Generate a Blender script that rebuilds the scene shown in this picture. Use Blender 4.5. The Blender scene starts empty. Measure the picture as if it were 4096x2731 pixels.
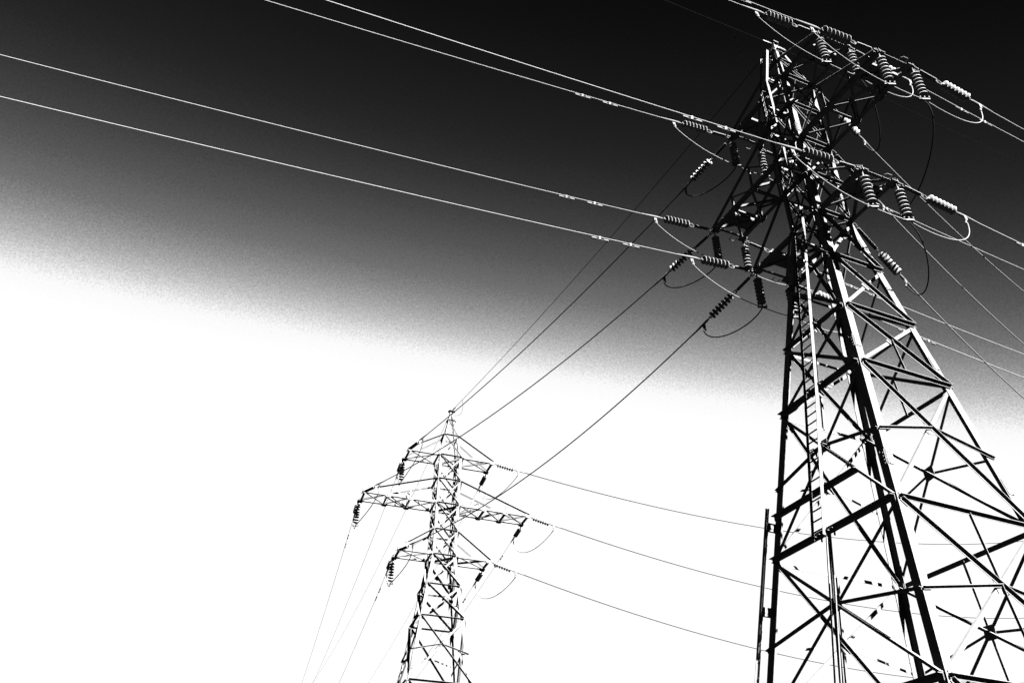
import bpy, math, random
from mathutils import Vector as V, Matrix
random.seed(7)
U = 0.7                      # metres per layout unit
sc = bpy.context.scene
C = sc.collection
# ------------------------------------------------------------------ camera
PITCH, ROLL, FPX = 0.6208, 0.0227, 3445.8
cd = bpy.data.cameras.new("camera"); cam = bpy.data.objects.new("camera", cd); C.objects.link(cam)
cd.sensor_width = 36; cd.lens = 36 * FPX / 4096; cd.clip_end = 6000; cd.clip_start = 0.1
F = V((0, math.cos(PITCH), math.sin(PITCH))); R0 = V((1, 0, 0)); U0 = V((0, -math.sin(PITCH), math.cos(PITCH)))
RR = math.cos(ROLL) * R0 + math.sin(ROLL) * U0; UU = -math.sin(ROLL) * R0 + math.cos(ROLL) * U0
GZ = -2.3                    # ground level, layout units below the eye
OFF = V((0, 0, -GZ * U))     # world z = 0 on the ground
cam.matrix_world = Matrix.Translation(OFF) @ Matrix((RR, UU, -F)).transposed().to_4x4()
sc.camera = cam
# ------------------------------------------------------------------ light, sky, exposure
SUN_AZ = V((0.505, -0.863, 0)).normalized(); SUN_EL = math.radians(40)
sun_dir = SUN_AZ * math.cos(SUN_EL) + V((0, 0, math.sin(SUN_EL)))
sl = bpy.data.lights.new("sun", 'SUN'); sl.energy = 5.0; sl.angle = math.radians(0.5); sl.color = (1, 1, 1)
so = bpy.data.objects.new("sun", sl); C.objects.link(so); so.rotation_euler = sun_dir.to_track_quat('Z', 'Y').to_euler()
so.location = (30, -20, 60)
EXPO = 6.3
vs = sc.view_settings; vs.view_transform = 'Standard'; vs.look = 'None'; vs.gamma = 1; vs.exposure = EXPO
w = bpy.data.worlds.new("World"); sc.world = w; w.use_nodes = True
nt = w.node_tree; N = nt.nodes; Lk = nt.links
bg = N['Background']
tc = N.new('ShaderNodeTexCoord')
dot = N.new('ShaderNodeVectorMath'); dot.operation = 'DOT_PRODUCT'; dot.inputs[1].default_value = (0.1358, -0.4311, 0.8920)
Lk.new(tc.outputs['Generated'], dot.inputs[0])
ns = N.new('ShaderNodeTexNoise'); ns.inputs['Scale'].default_value = 600; ns.inputs['Detail'].default_value = 2
Lk.new(tc.outputs['Generated'], ns.inputs['Vector'])
nj = N.new('ShaderNodeMath'); nj.operation = 'MULTIPLY_ADD'; nj.inputs[1].default_value = 0.045; nj.inputs[2].default_value = -0.0225
Lk.new(ns.outputs['Fac'], nj.inputs[0])
ad = N.new('ShaderNodeMath'); ad.operation = 'ADD'
Lk.new(dot.outputs['Value'], ad.inputs[0]); Lk.new(nj.outputs[0], ad.inputs[1])
mr = N.new('ShaderNodeMapRange'); mr.inputs['From Min'].default_value = 0.0; mr.inputs['From Max'].default_value = 0.6
Lk.new(ad.outputs[0], mr.inputs['Value'])
cr = N.new('ShaderNodeValToRGB'); cr.color_ramp.interpolation = 'LINEAR'
Lk.new(mr.outputs['Result'], cr.inputs['Fac'])
# haze-bright low sky falling to a deep, red-filtered dark sky overhead (display grey -> linear)
SKY = [(0.0, 262), (0.10, 258), (0.137, 250), (0.150, 226), (0.165, 196), (0.183, 166), (0.203, 138), (0.225, 112), (0.263, 86), (0.30, 66),
       (0.338, 50), (0.374, 38), (0.40, 32), (0.44, 25), (0.50, 16), (0.54, 11), (0.60, 8)]
els = cr.color_ramp.elements
for i, (d, g) in enumerate(SKY):
    s = min(g / 255, 1.03); lin = ((s + .055) / 1.055) ** 2.4
    e = els[i] if i < 2 else els.new(min(d / 0.6, 1))
    e.position = min(d / 0.6, 1); e.color = (lin, lin, lin, 1)
Lk.new(cr.outputs['Color'], bg.inputs['Color']); bg.inputs['Strength'].default_value = 2 ** -EXPO

# ------------------------------------------------------------------ materials
def mat(name, col, rough=0.6, spec=0.25, var=0.25, scale=6.0, metal=0.0):
    m = bpy.data.materials.new(name); m.use_nodes = True; t = m.node_tree; b = t.nodes['Principled BSDF']
    b.inputs['Roughness'].default_value = rough; b.inputs['Metallic'].default_value = metal
    b.inputs['Specular IOR Level'].default_value = spec
    g = t.nodes.new('ShaderNodeNewGeometry'); n = t.nodes.new('ShaderNodeTexNoise'); n.inputs['Scale'].default_value = scale
    n.inputs['Detail'].default_value = 6
    t.links.new(g.outputs['Position'], n.inputs['Vector'])
    r = t.nodes.new('ShaderNodeValToRGB'); r.color_ramp.elements[0].position = .3; r.color_ramp.elements[1].position = .7
    lo, hi = col * (1 - var), col * (1 + var)
    r.color_ramp.elements[0].color = (lo, lo, lo, 1); r.color_ramp.elements[1].color = (hi, hi, hi, 1)
    t.links.new(n.outputs['Fac'], r.inputs['Fac']); t.links.new(r.outputs['Color'], b.inputs['Base Color'])
    return m
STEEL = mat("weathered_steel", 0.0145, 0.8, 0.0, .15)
ALU_SHADED = mat("shaded_aluminium", 0.003, 0.7, 0.0)  # shaded copy of the aluminium: spans and loops look unlit through their colour
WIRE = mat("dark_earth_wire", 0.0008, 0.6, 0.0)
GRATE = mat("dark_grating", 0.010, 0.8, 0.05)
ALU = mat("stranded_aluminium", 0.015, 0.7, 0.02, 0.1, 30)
PORC = mat("glazed_porcelain", 0.021, 0.5, 0.05, 0.1, 12)
FORGED = mat("forged_fittings", 0.010, 0.7, 0.02)
CONC = mat("concrete", 0.03, 0.9, 0.1, .3, 3)
SOIL = mat("dark_soil", 0.003, 1.0, 0.0, .4, 0.8)

# ------------------------------------------------------------------ mesh helpers (all in layout units, scaled by U)
class MB:
    def __init__(s): s.v = []; s.f = []
    def prism(s, p, q, prof, a, b):
        k = len(s.v); n = len(prof)
        for o in (p, q):
            for x, y in prof: s.v.append(o + a * x + b * y)
        for i in range(n): j = (i + 1) % n; s.f.append((k + i, k + j, k + n + j, k + n + i))
        s.f.append(tuple(k + i for i in reversed(range(n)))); s.f.append(tuple(k + n + i for i in range(n)))
    def angle(s, p, q, wd, t, a, b):
        d = (q - p).normalized(); a = (a - d * a.dot(d)).normalized(); b = (b - d * b.dot(d)); b = (b - a * b.dot(a)).normalized()
        prof = [(0, 0), (wd, 0), (wd, t), (t, t), (t, wd), (0, wd)]
        if d.dot(a.cross(b)) < 0: prof = prof[::-1]
        s.prism(p, q, prof, a, b)
    def bar(s, p, q, w1, w2=None, up=V((0, 0, 1))):
        w2 = w2 or w1; d = (q - p).normalized()
        if abs(d.dot(up)) > .97: up = V((1, 0, 0))
        a = up.cross(d).normalized(); b = d.cross(a)
        s.prism(p, q, [(-w1 / 2, -w2 / 2), (w1 / 2, -w2 / 2), (w1 / 2, w2 / 2), (-w1 / 2, w2 / 2)], a, b)
    def tube(s, pts, r, n=8, taper=None):
        k = len(s.v); pts = [V(p) for p in pts]; m = len(pts); up = None
        for i, p in enumerate(pts):
            d = (pts[min(i + 1, m - 1)] - pts[max(i - 1, 0)]).normalized()
            if up is None: up = V((0, 0, 1)) if abs(d.z) < .9 else V((1, 0, 0))
            a = up.cross(d).normalized(); b = d.cross(a); up = b
            rr = r if taper is None else taper[i]
            for j in range(n):
                t = 2 * math.pi * j / n; s.v.append(p + a * (rr * math.cos(t)) + b * (rr * math.sin(t)))
        for i in range(m - 1):
            for j in range(n):
                x = k + i * n + j; y = k + i * n + (j + 1) % n; s.f.append((x, y, y + n, x + n))
        s.f.append(tuple(k + j for j in reversed(range(n)))); s.f.append(tuple(k + (m - 1) * n + j for j in range(n)))
    def lathe(s, prof, n=20, c=V((0, 0, 0))):      # prof (r, z) going along -z
        k = len(s.v)
        for r, z in prof:
            for j in range(n):
                t = 2 * math.pi * j / n; s.v.append(c + V((r * math.cos(t), r * math.sin(t), -z)))
        for i in range(len(prof) - 1):
            for j in range(n):
                x = k + i * n + j; y = k + i * n + (j + 1) % n; s.f.append((x + n, y + n, y, x))
        s.f.append(tuple(k + j for j in range(n)))
        s.f.append(tuple(k + (len(prof) - 1) * n + j for j in reversed(range(n))))
    def bolt(s, p, n, r=.022, h=.03):
        n = n.normalized(); s.tube([p, p + n * h], r, 6)
    def plate(s, pts, n, t):                        # polygon plate with thickness along n
        k = len(s.v); m = len(pts); n = n.normalized() * t
        for o in (V((0, 0, 0)), n):
            for p in pts: s.v.append(p + o)
        for i in range(m): j = (i + 1) % m; s.f.append((k + i, k + j, k + m + j, k + m + i))
        s.f.append(tuple(k + i for i in reversed(range(m)))); s.f.append(tuple(k + m + i for i in range(m)))
    def build(s, name, m, parent=None, world=True, smooth=False):
        me = bpy.data.meshes.new(name)
        o_ = OFF if world else V((0, 0, 0))
        me.from_pydata([tuple(p * U + o_) for p in s.v], [], s.f); me.materials.append(m); me.validate()
        import bmesh
        bm = bmesh.new(); bm.from_mesh(me); bmesh.ops.recalc_face_normals(bm, faces=bm.faces); bm.to_mesh(me); bm.free()
        if smooth:
            for p in me.polygons: p.use_smooth = True
            try: me.set_sharp_from_angle(angle=math.radians(40))
            except Exception: pass
        o = bpy.data.objects.new(name, me); C.objects.link(o)
        if parent: o.parent = parent
        return o
def tag(o, label, cat, group=None, kind=None):
    if label: o['label'] = label
    if cat: o['category'] = cat
    if group: o['group'] = group
    if kind: o['kind'] = kind
    return o
def empty(name, loc=V((0, 0, 0)), parent=None):
    o = bpy.data.objects.new(name, None); C.objects.link(o); o.location = loc; o.empty_display_size = .3
    if parent: o.parent = parent
    return o

# ------------------------------------------------------------------ ground
g = MB(); K = 4000
g.v = [V((-K, -K, GZ)), V((K, -K, GZ)), V((K, K, GZ)), V((-K, K, GZ))]; g.f = [(0, 1, 2, 3)]
tag(g.build("ground", SOIL), None, None, None, 'structure')

# ------------------------------------------------------------------ towers
Z3 = V((0, 0, 1))
class Tower:
    def __init__(s, x, y, yaw, z1, z2, z3, z2u, z1u, z3u, top, h, sl, A, lev):
        s.x, s.y, s.yaw = x, y, yaw; s.z = {1: z1, 2: z2, 3: z3}; s.zu = {1: z1u, 2: z2u, 3: z3u}; s.top = top
        s.h, s.s, s.A, s.lev = h, sl, A, lev
    def W(s, z):
        if z < s.z[1]: return s.h + s.s * (s.z[1] - z)
        if z > s.z[3]: return s.h * (1 - .92 * (z - s.z[3]) / (s.top - s.z[3]))
        return s.h
    su, lean = None, (0, 0)
    def WU(s, z): return s.h + s.su * (s.z[1] - z) if s.su and z < s.z[1] else s.W(z)
    def sh(s, z): k = max(s.z[1] - z, 0); return V((s.lean[0] * k, s.lean[1] * k, 0))
    def P(s, su, sv, z): return V((su * s.WU(z), sv * s.W(z), z)) + s.sh(z)
    def world(s, p):                                 # local layout point -> layout world
        c_, s_ = math.cos(s.yaw), math.sin(s.yaw)
        return V((s.x + p.x * c_ - p.y * s_, s.y + p.x * s_ + p.y * c_, p.z))
    def tip(s, n, su, sv): return s.world(V((su * s.A[n], sv * s.h, s.z[n])))
FACES = [((-1, -1), (1, -1), V((0, -1, 0))), ((1, -1), (1, 1), V((1, 0, 0))), ((1, 1), (-1, 1), V((0, 1, 0))), ((-1, 1), (-1, -1), V((-1, 0, 0)))]

def build_tower(T, name, label, near, wl, wb, ws):
    root = empty(name, V((T.x, T.y, GZ)) * U + OFF); root.rotation_euler = (0, 0, T.yaw)
    tag(root, label, 'transmission tower', 'lattice towers of the power line')
    def fin(mb, nm, m=STEEL, parent=None, smooth=False):
        for i, p in enumerate(mb.v): mb.v[i] = V((p.x, p.y, p.z - GZ))
        return mb.build(nm, m, parent or root, world=False, smooth=smooth)
    def inplane(p, q, n, wd, kind, out, off, mb=None, t=.02):
        """brace lying on a face: flange down in the face, the other outward (kind 1) or inward (kind 2)"""
        mb = mb or MB(); d = (q - p).normalized(); e = n.cross(d).normalized()
        if e.z > 0: e = -e
        o = n * off - e * (wd / 2)
        mb.angle(p + o, q + o, wd, t, e, n if out else -n); return mb
    def vee(p, q, wd, side, t=.02, mb=None):
        """angle bar laid spine down, both faces turned toward the ground"""
        mb = mb or MB(); mb.angle(p, q, wd * .8, t, (Z3 + side * 1.35).normalized(), (Z3 - side * .75).normalized()); return mb
    # legs: from footing to waist, waist to shoulder, shoulder to peak
    for su in (-1, 1):
        for sv in (-1, 1):
            m = MB(); zs = [(GZ, T.z[1], wl), (T.z[1], T.z[3], wl * .82), (T.z[3], T.top - .25, wl * .5)]
            for za, zb, wd in zs:
                m.angle(T.P(su, sv, za), T.P(su, sv, zb), wd, .035, V((-su, 0, 0)), V((0, -sv, 0)))
            if near and (su, sv) == (-1, 1) or not near and (su, sv) == (1, -1):          # step bolts
                z = 1.0
                while z < T.z[3]:
                    p = T.P(su, sv, z); d_ = V((-su, 0, 0)) if int(z / .6) % 2 else V((0, -sv, 0))
                    o_ = V((0, sv, 0)) if int(z / .6) % 2 else V((su, 0, 0))
                    q = p + d_ * .12; m.tube([q, q + o_ * .22], .016, 6); z += .6
            leg = fin(m, "leg")
            b = MB(); p = T.P(su, sv, GZ); b.lathe([(.75, -.35), (.8, -.3), (.8, .1)], 16, p); fin(b, "footing", CONC)
            # splice plates with bolt rows
            for zs_ in ([T.z[1] - 1.6, T.z[2] + .9 if near else T.z[2] - 1, T.lev[2] + 1.2, T.lev[3] + 1.7 if len(T.lev) > 3 else 3, 30.4 if near else 28]):
                sp = MB(); wd = (wl if zs_ < T.z[1] else wl * .82) * .82
                for n_, d_ in ((V((su, 0, 0)), V((0, -sv, 0))), (V((0, sv, 0)), V((-su, 0, 0)))):
                    a = T.P(su, sv, zs_ - .32) + d_ * .02; c = T.P(su, sv, zs_ + .32) + d_ * .02
                    sp.plate([a + n_ * .004, a + d_ * wd + n_ * .004, c + d_ * wd + n_ * .004, c + n_ * .004], n_, .02)
                    for i in range(4):
                        for k in (.28, .72):
                            q = a.lerp(c, (i + .5 + (.25 if k > .5 else -.25)) / 4.2) + d_ * wd * k + n_ * .02; sp.bolt(q, n_, .028, .025)
                fin(sp, "splice_plate")
    levels = [T.z[3], T.zu[2], T.z[2], T.zu[1], T.z[1]] + T.lev + [GZ + .3]
    nl = len(levels); big = len(T.lev)
    for fi, (c0, c1, n) in enumerate(FACES):
        inn = .045
        for i in range(nl - 1):
            za, zb = levels[i], levels[i + 1]; wide = za - zb > 4.5
            wd = wb * (.66 if wide else .72) if za <= T.z[1] else wb * .5
            wh = wb * (1.0 if fi % 2 == 0 else .7) if za <= T.lev[2] + .01 else wb * .72
            a0, a1, b0, b1 = T.P(*c0, za), T.P(*c1, za), T.P(*c0, zb), T.P(*c1, zb)
            def trim(p, q, k=.06): d = (q - p).normalized(); return p + d * k, q - d * k
            # first diagonal outside, second inside
            # the outer one runs from the left top (seen from outside) to the right bottom
            p, q = trim(a0, b1, .12); fin(inplane(p, q, n, wd, 1, True, .02) if near else vee(p + n * .03, q + n * .03, wd * 1.7, n), "diagonal_brace")
            p, q = trim(a1, b0, .12); fin(inplane(p, q, n, wd, 2, False, -.045), "diagonal_brace")
            p, q = trim(a0, a1, .05); fin(inplane(p, q, n, wh, 1, True, .045) if near else vee(p + n * .05, q + n * .05, wh * 1.25, n), "horizontal_brace")
            wa, wb_ = T.W(za), T.W(zb); t = wa / (wa + wb_); xc = a0.lerp(b1, t)
            x2 = a1.lerp(b0, t); xc = (xc + x2) / 2
            if (not wide) and za <= T.z[1]:              # small plate where the diagonals cross
                d = (b1 - a0).normalized(); e = n.cross(d).normalized(); m = MB(); r = .2
                m.plate([xc + d * r + e * r, xc - d * r + e * r, xc - d * r - e * r, xc + d * r - e * r][::1], n, .018)
                for k in range(6):
                    an = k * math.pi / 3; m.bolt(xc + d * .11 * math.cos(an) + e * .11 * math.sin(an) + n * .018, n)
                if i == 4 or fi % 2 == 1: fin(m, "gusset_plate")
            if wide:
                zl = xc.z - .11 * (za - zb)
                for cc in (c0, c1):
                    m = inplane(T.P(*cc, zl), xc, n, wb * .5, 1, True, .03); fin(m, "redundant_brace")
                m = MB(); d = (b1 - a0).normalized(); e = n.cross(d).normalized(); r = .40 if near else .24
                m.plate([xc + d * r, xc + e * r * .9, xc - d * r, xc - e * r * .9], n, .02)
                for k in range(6):
                    an = k * math.pi / 3; m.bolt(xc + d * .13 * math.cos(an) + e * .13 * math.sin(an) + n * .02, n)
                fin(m, "gusset_plate")
                tm = (a0 + a1) / 2; bm_ = (b0 + b1) / 2
                if i > nl - 4:
                    m = inplane(tm, bm_, n, wb * .5, 1, True, .01); fin(m, "post")
                if fi == 0 and near and i == 7:
                    z_ = za - .72 * (za - zb); dq = a0.lerp(b1, .72); m = inplane(T.P(*c0, z_), dq, n, wb * .95, 1, True, .05); fin(m, "redundant_brace")
            elif near and za <= T.lev[1] + .01 and zb >= T.lev[2] - .01:
                m = inplane(xc, (b0 + b1) / 2, n, wb * .5, 1, True, .01); fin(m, "post")
        # node gussets along the left leg of each face and peak bracing
        tp = [T.z[3], T.zu[3], T.top - 1.1]
        for i in range(2):
            a0, a1, b0, b1 = T.P(*c0, tp[i + 1]), T.P(*c1, tp[i + 1]), T.P(*c0, tp[i]), T.P(*c1, tp[i])
            if i == 0 or fi == 0: fin(inplane(a0, b1, n, wb * .45, 1, True, .0), "peak_brace")
            fin(inplane(a0, a1, n, wb * .6, 1, True, .03), "peak_brace")
    for zi in levels[:-1]:
        for su, sv, in ((-1, -1), (1, -1), (1, 1), (-1, 1)):
            m = MB(); r = (.23 if zi <= T.z[1] else .17) * (1 if near else .7)
            for n_, d_ in ((V((su, 0, 0)), V((0, -sv, 0))), (V((0, sv, 0)), V((-su, 0, 0)))):
                if n_.x and (zi >= T.z[1] or not near): continue
                p = T.P(su, sv, zi) - n_ * .05; q = d_
                m.plate([p + Z3 * r + q * .03, p + Z3 * r * .45 + q * r * 1.35, p - Z3 * r * .6 + q * r * 1.35, p - Z3 * r * 1.1 + q * .03], -n_, .018)
                for k in range(5):
                    z_ = r * (.7 - .36 * k); m.bolt(T.P(su, sv, zi) + d_ * .11 + Z3 * z_ + n_ * .0, n_, .026, .025)
                    if k in (1, 2, 3): m.bolt(T.P(su, sv, zi) + d_ * .23 + Z3 * z_ * .8, n_, .026, .035)
            fin(m, "gusset_plate")
    # plan bracing at arm levels and at the wide panels
    for zi in (T.z[3], T.z[2], T.z[1]):
        for sg in (-1, 1):
            m = MB(); p, q = T.P(-1, sg, zi - (.06 if sg > 0 else 0)), T.P(1, -sg, zi - (.06 if sg > 0 else 0)); m.angle(p, q, wb * .75, .02, Z3, V((1, 0, 0))); fin(m, "plan_brace")
    # peak cap
    m = MB(); p = T.P(0, 0, T.top)
    m.plate([V((-.2, -.16, T.top - .32)), V((.2, -.16, T.top - .32)), V((.1, -.1, T.top)), V((-.1, -.1, T.top))], V((0, -1, 0)), .02)
    m.plate([V((-.2, .16, T.top - .32)), V((.2, .16, T.top - .32)), V((.1, .1, T.top)), V((-.1, .1, T.top))], V((0, 1, 0)), .02)
    m.bar(V((-.22, 0, T.top - .04)), V((.22, 0, T.top - .04)), .34, .06)
    m.bar(V((0, 0, T.top - .04)), V((0, 0, T.top + .14)), .07, .07)
    if not near: m.lathe([(.05, -.22), (.1, -.2), (.1, -.12), (.28, -.08), (.34, 0), (.25, .1), (.1, .16)], 14, V((0, 0, T.top)))
    fin(m, "peak_cap")
    # cross arms
    for n_ in (3, 2, 1):
        A = T.A[n_]; z = T.z[n_]; zu = T.zu[n_]
        for su in (-1, 1):
            arm = empty("crossarm", V((0, 0, 0)), root)
            for sv in (-1, 1): fin(MB_plate_tip(T, n_, su, sv), "tip_plate", STEEL, arm)
            arm['label'] = ("long middle" if n_ == 2 else "short upper" if n_ == 3 else "short lower") + " crossarm of the lattice tower"
            long_ = n_ == 2; h = T.h; wd = wb * .95
            for sv in (-1, 1):
                m = MB(); m.angle(V((su * h, sv * h, z)), V((su * A, sv * h, z)), wd * 1.15, .025, Z3, V((0, -sv, 0))); fin(m, "lower_chord", STEEL, arm)
                m = MB(); hu = T.W(zu); vee(V((su * hu, sv * hu, zu)), V((su * A, sv * h, z + .1)), wd * 1.0, V((0, sv, 0)), .025, m); fin(m, "upper_chord", STEEL, arm)
            nodes = [h, h + (A - h) * .35, h + (A - h) * .655, A - .05] if long_ else [h, A - .05]
            for i in range(len(nodes) - 1):
                ua, ub = su * nodes[i], su * nodes[i + 1]
                m = MB(); m.angle(V((ua, -h, z + .03)), V((ub, h, z + .03)), wd * .7, .02, Z3, V((su, 0, 0))); fin(m, "lacing", STEEL, arm)
                m = MB(); m.angle(V((ua, h, z + .09)), V((ub, -h, z + .09)), wd * .7, .02, Z3, V((su, 0, 0))); fin(m, "lacing", STEEL, arm)
                if i > 0:
                    m = MB(); m.angle(V((ua, -h, z + .0)), V((ua, h, z + .0)), wd * .8, .02, Z3, V((su, 0, 0))); fin(m, "strut", STEEL, arm)
                    hu = T.W(zu); k = (nodes[i] - h) / (A - h)
                    for sv in (-1, 1):
                        top = V((su * hu, sv * hu, zu)).lerp(V((su * A, sv * h, z + .1)), (nodes[i] - hu) / (A - hu))
                        bot = V((ua, sv * h, z)); m = MB(); m.angle(bot, top, wd * .55, .02, V((su, 0, 0)), V((0, -sv, 0))); fin(m, "vertical", STEEL, arm)
                        inner = V((su * nodes[i - 1], sv * h, z)); m = MB(); m.angle(top, inner, wd * .5, .02, V((su, 0, 0)), V((0, -sv, 0))); fin(m, "lacing", STEEL, arm)
                        m = MB(); e = V((0, sv, 0)); c_ = bot + V((0, 0, 0)); r = .27
                        m.plate([c_ + V((r, 0, 0)), c_ + V((r * .5, 0, r * .8)), c_ + V((-r * .5, 0, r * .8)), c_ + V((-r, 0, 0)), c_ + V((-r * .6, 0, -r * .45)), c_ + V((r * .6, 0, -r * .45))], e, .02)
                        m.plate([c_ + V((r, 0, -.01)), c_ + V((r * .4, -sv * r, -.01)), c_ + V((-r * .4, -sv * r, -.01)), c_ + V((-r, 0, -.01))], -Z3, .02); fin(m, "gusset_plate", STEEL, arm)
            m = MB(); m.angle(V((su * (A - .12), -h, z + .02)), V((su * (A - .12), h, z + .02)), wd * .8, .02, V((1, 0, 0)), Z3); fin(m, "end_beam", STEEL, arm)
            if near:     # lifting handle loop on the end beam
                m = MB(); a = V((su * A, .18, z - .0)); b = V((su * A, .55, z)); o = V((su * .28, 0, 0))
                m.tube([a, a + o * .7, a + o + V((0, .06, 0)), b + o - V((0, .06, 0)), b + o * .7, b], .022, 6); fin(m, "lifting_loop", STEEL, arm)
            # grated platform near the tip
            if near:
                u0, u1 = (A - 1.5, A - .72)
                m = MB(); zz = z + .15
                yy = -h + .04
                m.plate([V((su * u0, -h, zz)), V((su * u1, -h, zz)), V((su * u1, h, zz)), V((su * u0, h, zz))], Z3, .03)
                for k in range(24):
                    x_ = u0 + (u1 - u0) * k / 23
                    for y_ in (-h - .015, h + .015): m.bar(V((su * x_, y_, zz + .015)), V((su * (x_ + .017), y_, zz + .015)), .035, .03)
                for x_ in (u0 - .02, u1 + .02): m.bar(V((su * x_, -h, zz + .06)), V((su * x_, h, zz + .06)), .02, .16)
                fin(m, "platform", GRATE if False else STEEL, arm)
    return root, fin

def MB_plate_tip(T, n, su, sv):
    """bent connection plates at the two tips of an arm"""
    m = MB(); A, h, z = T.A[n], T.h, T.z[n]
    c = V((su * A, sv * h, z)); s_ = V((su, 0, 0)); t = V((0, sv, 0))
    m.plate([c - s_ * .45 + Z3 * .02, c + s_ * .12 + t * .0 + Z3 * .02, c + s_ * .12 - t * .32 + Z3 * .02, c - s_ * .2 - t * .36 + Z3 * .02], -Z3, .03)
    m.plate([c - s_ * .42 + Z3 * .22 + t * .002, c + s_ * .1 + Z3 * .16 + t * .002, c + s_ * .14 - Z3 * .14 + t * .002, c - s_ * .3 - Z3 * .12 + t * .002], t, .03)
    return m

T1 = Tower(14.8925, 30.6551, -1.1755, 28.9927, 34.1065, 39.0921, 36.708, 31.54, 41.1, 43.711, 1.0, .1364, {3: 3.7963, 2: 6.5569, 1: 3.8751},
           [25.6919, 22.4225, 19.1751, 12.8655, 6.7629])
T1.su = .1447; T1.lean = (-.0078, -.0070)
T2 = Tower(-5.4134, 68.3899, 0.2972, 26.6076, 31.1333, 35.6805, 33.3816, 28.7722, 38.0, 40.8055, 1.0028, .1404, {3: 3.8608, 2: 7.265, 1: 3.8844},
           [23.9851, 21.3248, 16.2922, 10.4, 4.2])
near_root, nfin = build_tower(T1, "lattice_tower", "tall steel lattice tower close to the camera, with ladder and platforms on six arms", True, .34, .20, 1)
far_root, ffin = build_tower(T2, "lattice_tower", "smaller distant steel lattice tower standing against the white sky", False, .28, .20, 1)

# ladder on the shaded front-left face of the near tower, and the rail below it
lad = empty("ladder", V((0, 0, 0)), near_root)
lp = [(-.50, .20, 12.6), (-.38, .40, 19.0), (-.36, .43, 28.2), (-.34, .36, 33.0), (-.36, .30, 42.2)]
def lpt(z, side):
    for (a, b, z0), (c, d, z1) in zip(lp[:-1], lp[1:]):
        if z <= z1 or z1 == lp[-1][2]:
            k = (z - z0) / (z1 - z0); u = (a, b)[side] * (1 - k) + (c, d)[side] * k
            return V((u, -(T1.W(z) + .38 + min(max((z - 28) / 6, 0), 1) * .1), z)) + T1.sh(z)
for side in (0, 1):
    m = MB(); zs = [p[2] for p in lp]
    zs = sorted(set(zs + [28.99, 39.09]))
    for a, b in zip(zs[:-1], zs[1:]): m.angle(lpt(a, side), lpt(b, side), (.08, .145)[side], .02, V((0, -1, 0)), V((1 if side == 0 else -1, 0, 0)))
    nfin(m, "rail", STEEL, lad)
m = MB(); z = 12.9
while z < 42.1:
    m.tube([lpt(z, 0) + V((0.02, -.05, 0)), lpt(z, 1) + V((-.02, -.05, 0))], .03, 6); z += .42
o = nfin(m, "rungs", STEEL, lad); o['kind'] = 'stuff'; o.name = "rung"
for z in (12.8, 16.4, 19.2, 22.4, 25.7, 29.1, 31.5, 34.1, 36.7, 39.1):
    m = MB()
    for side in (0, 1):
        p = lpt(z, side); m.bar(p + V((0, -.03, .0)), p + V((.0, .42, 0)), .09, .02)
        q = p + V((0, .4, 0)); m.bar(q + V((-.02, 0, -.12)), q + V((-.02, 0, .12)), .05, .05)
        m.bar(p + V((0, -.02, 0)), p + V((.3, .04, -.0)), .05, .02)
    nfin(m, "bracket", STEEL, lad)
for (ua, ub, za, zb) in ((.19, -.12, 12.6, 2.0), (.42, .16, 11.0, 2.0)):
    m = MB(); m.bar(V((ua, -(T1.W(za) + .36), za)) + T1.sh(za), V((ub, -(T1.W(zb) + .36), zb)) + T1.sh(zb), .042, .05); nfin(m, "guide_rail", STEEL, near_root)
# cable channel clamped along the left leg
ch = empty("cable_channel", V((0, 0, 0)), near_root)
def chp(z, du, dv): return T1.P(-1, -1, z) + V((du, dv, 0))
m = MB(); m.angle(chp(15.0, -.02, -.40), chp(0.2, -.02, -.40), .12, .02, V((0, -1, 0)), V((1, 0, 0)))
k = 14.7
while k > .4: m.bolt(chp(k, .08, -.42), V((0, -1, 0)), .022, .03); k -= .62
nfin(m, "rail", STEEL, ch)
for z in (14.2, 10.9, 7.9, 5.0, 2.0):
    m = MB()
    m.bar(chp(z, .22, .02), chp(z, .22, -.56), .03, .24)
    m.bar(chp(z - .15, .18, -.03), chp(z - .15, .18, -.46), .12, .14); nfin(m, "bracket", STEEL, ch)

# ------------------------------------------------------------------ line hardware
def wire_pt(P, th, m, c, t): return P + V((t * math.cos(th), t * math.sin(th), m * t + c * t * t))
DISC = [(a if a < .07 else a * 1.25, b) for a, b in [(.03, -.01), (.055, 0), (.062, .03), (.062, .085), (.085, .098), (.135, .112), (.165, .128), (.177, .142), (.180, .166), (.172, .172), (.150, .160), (.140, .175), (.125, .155),
        (.108, .170), (.095, .148), (.070, .165), (.045, .150), (.022, .155), (.022, .235)]]
dm = MB(); dm.lathe(DISC, 24)
proto = dm.build("disc", PORC, None, world=False, smooth=True); disc_mesh = proto.data; bpy.data.objects.remove(proto)
def frame(P, Q):
    z = (P - Q).normalized(); x = V((0, 0, 1)).cross(z)
    if x.length < .05: x = V((1, 0, 0))
    x.normalize(); y = z.cross(x)
    return Matrix.Translation(P * U + OFF) @ Matrix((x, y, z)).transposed().to_4x4()
cache = {}
def part(key, name, mb_fn, m, parent, smooth=False):
    if key not in cache:
        o = mb_fn().build(name, m, None, world=False, smooth=smooth); cache[key] = o.data; bpy.data.objects.remove(o)
    o = bpy.data.objects.new(name, cache[key]); C.objects.link(o); o.parent = parent; return o
def z_(k): return V((0, 0, -k))
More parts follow.
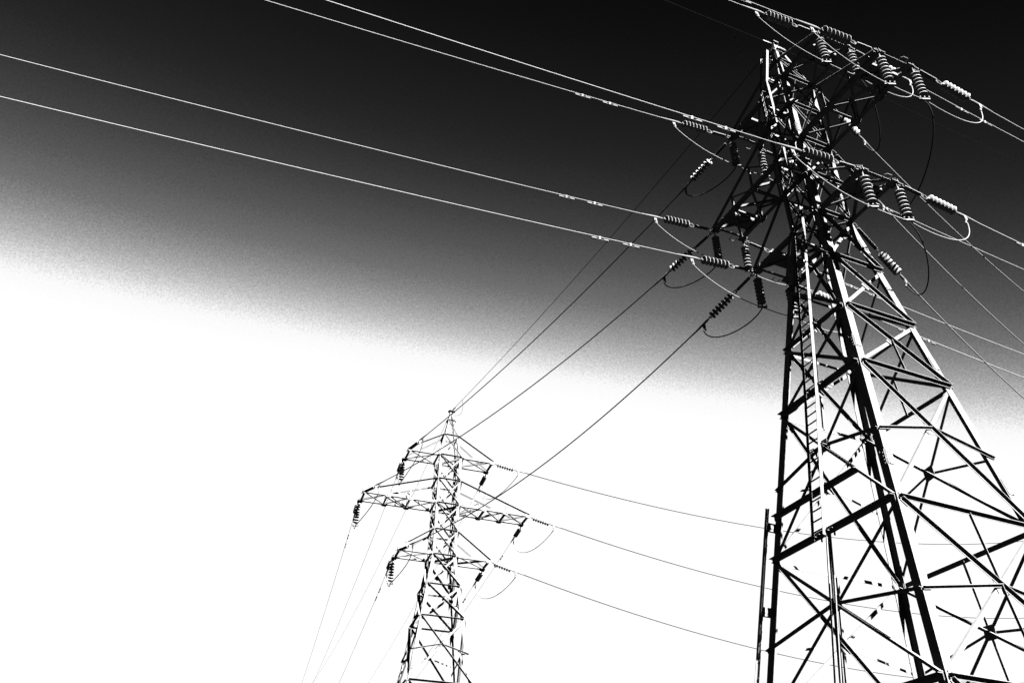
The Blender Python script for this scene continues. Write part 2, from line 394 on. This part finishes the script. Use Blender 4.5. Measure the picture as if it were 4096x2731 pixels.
def links(L0):
    def f():
        m = MB(); m.tube([z_(-.02), z_(.12)], .05, 8)
        for s in (-1, 1): m.bar(z_(.08) + V((s * .06, 0, 0)), z_(.34) + V((s * .06, 0, 0)), .03, .05)
        m.tube([z_(.32) + V((-.09, 0, 0)), z_(.32) + V((.09, 0, 0))], .03, 8)
        if L0 > .8:
            m.tube([z_(.3), z_(L0 - .25)], .026, 8)
            m.tube([z_(L0 - .42), z_(L0 - .3) + V((.0, .11, 0)), z_(L0 - .1) + V((0, .11, 0)), z_(L0)], .028, 6)
            m.tube([z_(L0 - .42), z_(L0 - .3) - V((.0, .11, 0)), z_(L0 - .1) - V((0, .11, 0)), z_(L0)], .028, 6)
        else: m.tube([z_(.3), z_(L0)], .03, 8)
        return m
    return f
def turnb(a, b):
    def f():
        m = MB()
        for s in (-1, 1): m.bar(z_(a) + V((s * .055, 0, 0)), z_(b) + V((s * .055, 0, 0)), .04, .07)
        for k in (a, b, (a + b) / 2): m.bar(z_(k) + V((-.08, 0, 0)), z_(k) + V((.08, 0, 0)), .07, .06)
        return m
    return f
def clampf(a, b):
    def f():
        m = MB(); m.tube([z_(a), z_(a + .25)], .03, 8); m.tube([z_(a + .1) + V((-.09, 0, 0)), z_(a + .1) + V((.09, 0, 0))], .035, 8)
        m.tube([z_(a + .2), z_(a + .4), z_(b), z_(b + .9)], .05, 10, [.04, .065, .065, .035])
        m.plate([z_(b - .12) + V((0, .03, 0)), z_(b + .1) + V((0, .03, 0)), z_(b + .08) + V((0, -.28, 0)), z_(b - .06) + V((0, -.28, 0))], V((1, 0, 0)), .06)
        m.tube([z_(b) + V((0, -.2, 0)), z_(b - .02) + V((0, -.48, 0))], .05, 8); return m
    return f
def dead_end(P, th, m_, c, L, label, group, d0=None):
    """tension string from arm tip P along the conductor to its dead-end clamp at distance L"""
    Q = wire_pt(P, th, m_, c, L); LL = (Q - P).length
    root = empty("insulator_string"); root.matrix_world = frame(P, Q); tag(root, label, 'insulator string', group)
    d0 = d0 if d0 is not None else LL - 2.35
    part(("lk", round(d0, 1)), "link", links(round(d0, 1)), FORGED, root)
    if d0 > 1.2: part(("tb", round(d0, 1)), "turnbuckle", turnb(.5, round(d0, 1) - .45), FORGED, root)
    for k in range(7):
        o = bpy.data.objects.new("disc", disc_mesh); C.objects.link(o); o.parent = root; o.location = (0, 0, -(d0 + .235 * k) * U)
    part(("cl", round(d0, 1), round(LL, 1)), "dead_end_clamp", clampf(round(d0, 1) + 1.62, round(LL, 1)), FORGED, root)
    return Q + V((0, 0, -.4))
def hanging(P, label, group, lean=V((0, 0, 0))):
    Q = P + V((0, 0, -2.2)) + lean
    root = empty("suspension_insulator"); root.matrix_world = frame(P, Q); tag(root, label, 'insulator string', group)
    part("hl", "link", lambda: _hl(), FORGED, root)
    for k in range(7):
        o = bpy.data.objects.new("disc", disc_mesh); C.objects.link(o); o.parent = root; o.location = (0, 0, -(.34 + .235 * k) * U)
    part("hc", "clamp", lambda: _hc(), FORGED, root)
    return Q
def _hl():
    m = MB(); m.tube([z_(-.05), z_(.18)], .03, 8); m.tube([z_(.14), z_(.36)], .045, 8); return m
def _hc():
    m = MB(); m.tube([z_(1.95), z_(2.15)], .035, 8)
    m.bar(z_(2.2) + V((-.24, 0, 0)), z_(2.2) + V((.24, 0, 0)), .09, .07)
    for s in (-.2, 0, .2): m.tube([z_(2.1) + V((s, -.08, 0)), z_(2.1) + V((s, .08, 0))], .03, 6)
    return m
def damper(P, th, m_, c, t, parent, r):
    m = MB(); p = wire_pt(P, th, m_, c, t); d = (wire_pt(P, th, m_, c, t + .3) - p).normalized(); q = p - Z3 * .13
    m.bar(p + Z3 * .04, q - Z3 * .02, .06, .09)
    pts = [q - d * .38, q, q + d * .38]; m.tube(pts, .012, 6)
    for s in (-1, 1): m.tube([q + d * s * .18, q + d * s * .24, q + d * s * .44, q + d * s * .47], .05, 8, [.03, .052, .052, .035])
    m.build("vibration_damper", FORGED, parent)
def conductor(P, th, m_, c, t0, t1, r, label, group, damp=(), name="power_line", cat='power line', mt=None):
    m = MB(); n = int((t1 - t0) / 1.2) + 2
    m.tube([wire_pt(P, th, m_, c, t0 + (t1 - t0) * (i / n) ** 1.3) for i in range(n + 1)], r, 8)
    o = m.build(name, mt or (WIRE if name == 'earth_wire' else ALU), None, smooth=True); tag(o, label, cat, group)
    for t in damp: damper(P, th, m_, c, t, o, r)
    return o
def bez(a, b, c, d, n=24):
    return [(a * (1 - t) ** 3 + b * 3 * t * (1 - t) ** 2 + c * 3 * t * t * (1 - t) + d * t ** 3) for t in [i / n for i in range(n + 1)]]
def jumper(pts, label, group, r=.023, mt=None):
    m = MB(); m.tube(pts, r, 8); o = m.build("jumper_cable", mt or ALU, None, smooth=True); tag(o, label, 'cable', group); return o

LEVN = {3: "upper", 2: "middle", 1: "lower"}
SIDE = {-1: "left-hand", 1: "right-hand"}
RC = .021
RB = .036
keys = [(3, -1), (2, -1), (1, -1), (1, 1), (3, 1), (2, 1)]
AL = [(3.5623, -.1613), (3.5666, -.1597), (3.5697, -.1577), (3.5738, -.1573), (3.5663, -.1571), (3.5709, -.1551)]
AR = [(.4335, -.0687), (.4298, -.0656), (.4331, -.0677), (.4345, -.0700), (.4375, -.0707), (.4422, -.0737)]
endL, endR, hngN, hngF = {}, {}, {}, {}
for k, (th, m_) in zip(keys, AL):
    n, su = k; P = T1.tip(n, su, -1); a = f"{LEVN[n]} {SIDE[su]} arm"
    endL[k] = dead_end(P, th, m_, .00051, 4.07, f"near tower tension string pulling left from its {a}", "tension strings toward the left of the near tower")
    conductor(P, th, m_, .00051, 4.2, 190, RC, f"bright conductor leaving the picture left from the near tower's {a}", "conductors crossing the dark sky to the left",
              (7.3 + .3 * n, 9.0 + .3 * n))
for k, (th, m_) in zip(keys, AR):
    n, su = k; P = T1.tip(n, su, 1); a = f"{LEVN[n]} {SIDE[su]} arm"
    endR[k] = dead_end(P, th, m_, .001155, 4.24, f"sunlit tension string pulling right from the near tower's {a}", "tension strings toward the right of the near tower")
    conductor(P, th, m_, .001155, 4.4, 90, .029, f"conductor leaving the picture right from the near tower's {a}", "conductors leaving to the right", (8.0, 9.8))
for k in keys:
    n, su = k; a = f"{LEVN[n]} {SIDE[su]} arm"
    hngN[k] = hanging(T1.tip(n, su, -1) + V((0, 0, -.12)), f"upright insulator string hanging at the near corner of the near tower's {a}", "hanging jumper insulators of the near tower")
    hngF[k] = hanging(T1.tip(n, su, 1) + V((0, 0, -.12)), f"upright insulator string hanging at the far corner of the near tower's {a}", "hanging jumper insulators of the near tower")
    a0, b0, c0, d0 = endL[k], hngN[k], hngF[k], endR[k]
    p1 = bez(a0, a0.lerp(b0, .25) + V((0, 0, -.55)), a0.lerp(b0, .6) + V((0, 0, -.55)), b0 + V((0, 0, -.02)))
    p2 = bez(b0 + V((0, 0, -.02)), b0.lerp(c0, .3) + V((0, 0, -.1)), b0.lerp(c0, .7) + V((0, 0, -.1)), c0 + V((0, 0, -.02)), 12)
    p3 = bez(c0 + V((0, 0, -.02)), c0.lerp(d0, .35) + V((0, 0, -1.0)), d0 + V((0, 0, -1.9)), d0)
    jumper(p1 + p2[1:] + p3[1:], f"jumper cable looping under the near tower's {a}", "jumpers under the near tower's arms")
# taps running right and away from the far right corner of the body
CC = [(3, .6988, -.1510), (2, .7220, -.1683), (1, .7378, -.1788)]
for n, th, m_ in CC:
    P = T1.world(V((1, 1, T1.z[n])));
    e = dead_end(P, th, m_, .00508, 4.87, f"{LEVN[n]} sunlit insulator string slanting down right off the near tower's body", "slanting tap insulators on the near tower's body")
    conductor(P, th, m_, .00508, 5.0, 60, .036, f"{LEVN[n]} of three steep conductors slanting down to the lower right", "steep conductors slanting to the lower right")
    b = hngF[(n, 1)] + V((0, 0, -.15)); d_ = (e - b)
    side = V((math.cos(T1.yaw + math.pi / 2), math.sin(T1.yaw + math.pi / 2), 0))
    jumper(bez(b, b + side * 1.3 + V((0, 0, -.9)), e + V((0, 0, -1.6)) + side * 1.2, e), f"dark jumper loop bowing right below the near tower's {LEVN[n]} right-hand arm", "bowed jumper loops on the right", .032, ALU_SHADED)
# the span between the two towers
SP = {3: .0030, 2: .0048, 1: .0055}
EW = [(3, .4537, -.0551), (2, .4906, -.1061), (1, .5061, -.1499)]
DW = {(3, -1): (1.8472, -.0660), (2, -1): (1.8356, -.0695), (1, -1): (1.8392, -.0685), (3, 1): (1.8439, -.0677), (2, 1): (1.8449, -.0659), (1, 1): (1.8482, -.0643)}
for n in (3, 2, 1):
    P, Q = T1.tip(n, -1, -1), T2.tip(n, -1, -1); D = ((Q - P).xy).length; th = math.atan2(Q.y - P.y, Q.x - P.x)
    c = SP[n]; m_ = (Q.z - P.z) / D - c * D; mb_ = (P.z - Q.z) / D - c * D
    e = dead_end(P, th, m_, c, 4.0, f"near tower tension string of its {LEVN[n]} left-hand arm, pulling toward the distant tower", "tension strings toward the distant tower")
    b = hngN[(n, -1)]
    jumper(bez(b, b + V((0, 0, -.9)) + (e - b) * .15, e + V((0, 0, -1.3)) + (b - e) * .1, e), f"dark jumper loop sagging under the {LEVN[n]} left-hand arm of the near tower", "sagging jumper loops on the left", .032, ALU_SHADED)
    conductor(P, th, m_, c, 4.1, D - 2.7, RB, f"conductor between the two towers at their {LEVN[n]} left-hand arms", "conductors spanning the two towers", mt=ALU_SHADED)
    e2 = dead_end(Q, th + math.pi, mb_, c, 2.7, f"distant tower string at its {LEVN[n]} left-hand arm facing the near tower", "distant tower insulators facing the near tower", .35)
    # away-side hardware of the distant tower
    P2 = T2.tip(n, -1, 1); th2, m2 = DW[(n, -1)]
    e3 = dead_end(P2, th2, m2, .00056, 2.6, f"dark string on the far side of the distant tower's {LEVN[n]} left-hand arm", "distant tower insulators facing away", .35)
    conductor(P2, th2, m2, .00056, 2.7, 170, .017, f"thin line running down left from the distant tower's {LEVN[n]} left-hand arm", "thin lines beyond the distant tower", (6.5, 8.3), mt=ALU_SHADED)
    h_ = hanging(P2 + V((0, 0, .0)), f"hanging insulator below the distant tower's {LEVN[n]} left-hand arm", "hanging insulators of the distant tower")
    jumper(bez(e2, e2 + V((0, 0, -1.2)), h_ + (e2 - h_) * .3 + V((0, 0, -.3)), h_) + bez(h_, h_ + V((0, 0, -.5)), e3 + V((0, 0, -.7)), e3)[1:],
           f"thin jumper under the distant tower's {LEVN[n]} left-hand arm", "jumpers of the distant tower", .032)
    P3 = T2.tip(n, 1, 1); th3, m3 = DW[(n, 1)]
    e4 = dead_end(P3, th3, m3, .00056, 2.6, f"dark string on the far side of the distant tower's {LEVN[n]} right-hand arm", "distant tower insulators facing away", .35)
    conductor(P3, th3, m3, .00056, 2.7, 170, .014, f"thin line running down left from the distant tower's {LEVN[n]} right-hand arm", "thin lines beyond the distant tower", (6.5, 8.3), mt=ALU_SHADED)
    th5, m5 = [x[1:] for x in EW if x[0] == n][0]; P5 = T2.tip(n, 1, -1)
    e5 = dead_end(P5, th5, m5, .00218, 2.5, f"pale string pulling right from the distant tower's {LEVN[n]} right-hand arm", "distant tower insulators pulling right", .35)
    conductor(P5, th5, m5, .00218, 2.6, 110, .042, f"thin sagging line running right from the distant tower's {LEVN[n]} right-hand arm", "thin lines passing behind the near tower", mt=ALU_SHADED)
    jumper(bez(e4, e4 + V((0, 0, -1.3)) + (e5 - e4) * .05, e5 + V((0, 0, -2.1)) + (e4 - e5) * .55, e5, 30), f"jumper loop hanging under the distant tower's {LEVN[n]} right-hand arm", "jumpers of the distant tower", .032)
# earth wires at the peaks
A1 = T1.world(V((0, 0, T1.top - .08))); A2 = T2.world(V((0, 0, T2.top + .1)))
RG = .016
conductor(A1, 3.5604, -.0821, .0008, .25, 170, RG, "faint earth wire leaving the near tower's peak to the left", "earth wires at the tower peaks", (), "earth_wire", 'power line')
conductor(A1, .4033, -.0759, .0008, .25, 90, RG, "faint earth wire leaving the near tower's peak to the right", "earth wires at the tower peaks", (), "earth_wire", 'power line')
D = ((A2 - A1).xy).length; thg = math.atan2(A2.y - A1.y, A2.x - A1.x); mg = (A2.z - A1.z) / D - .0015 * D
conductor(A1, thg, mg, .0015, .3, D - .4, RG * 1.25, "thin earth wire joining the peaks of the two towers", "earth wires at the tower peaks", (), "earth_wire", 'power line')
conductor(A2, 1.8645, -.078, .0008, .3, 150, RG, "earth wire running down left behind the distant tower's peak", "earth wires at the tower peaks", (), "earth_wire", 'power line')
pa = wire_pt(A1, 3.5604, -.0821, .0008, 3.0); pb = wire_pt(A1, thg, mg, .0015, 2.1)
jumper(bez(pa, pa + V((0, 0, -.6)) + (pb - pa) * .3, pb + V((0, 0, 1.2)) * .2 + (pa - pb) * .4 + V((0, 0, -.4)), pb), "thin bonding loop between two earth wires by the near tower's peak", "earth wire bonding loops", .014, WIRE)
pc = wire_pt(A2, thg + math.pi, (A1.z - A2.z) / D - .0015 * D, .0015, 2.2)
jumper(bez(pc, pc + V((0.2, 0, -1.0)), A2 + V((1.0, 0, -.6)), A2 + V((.25, 0, -.5))), "thin bonding loop beside the distant tower's peak", "earth wire bonding loops", .014, WIRE)
for q_, d_ in ((A1, 3.5604), (A1, .4033), (A1, thg), (A2, thg + math.pi)):
    m = MB(); dv = V((math.cos(d_), math.sin(d_), -.1)); m.tube([q_ + dv * .1, q_ + dv * .35], .05, 8); m.bar(q_ + dv * .35, q_ + dv * .8, .07, .09)
    o = m.build("dead_end_clamp", FORGED)
    o.parent = near_root if q_ is A1 else far_root; o.matrix_parent_inverse = (Matrix.Translation(o.parent.location) @ o.parent.rotation_euler.to_matrix().to_4x4()).inverted()
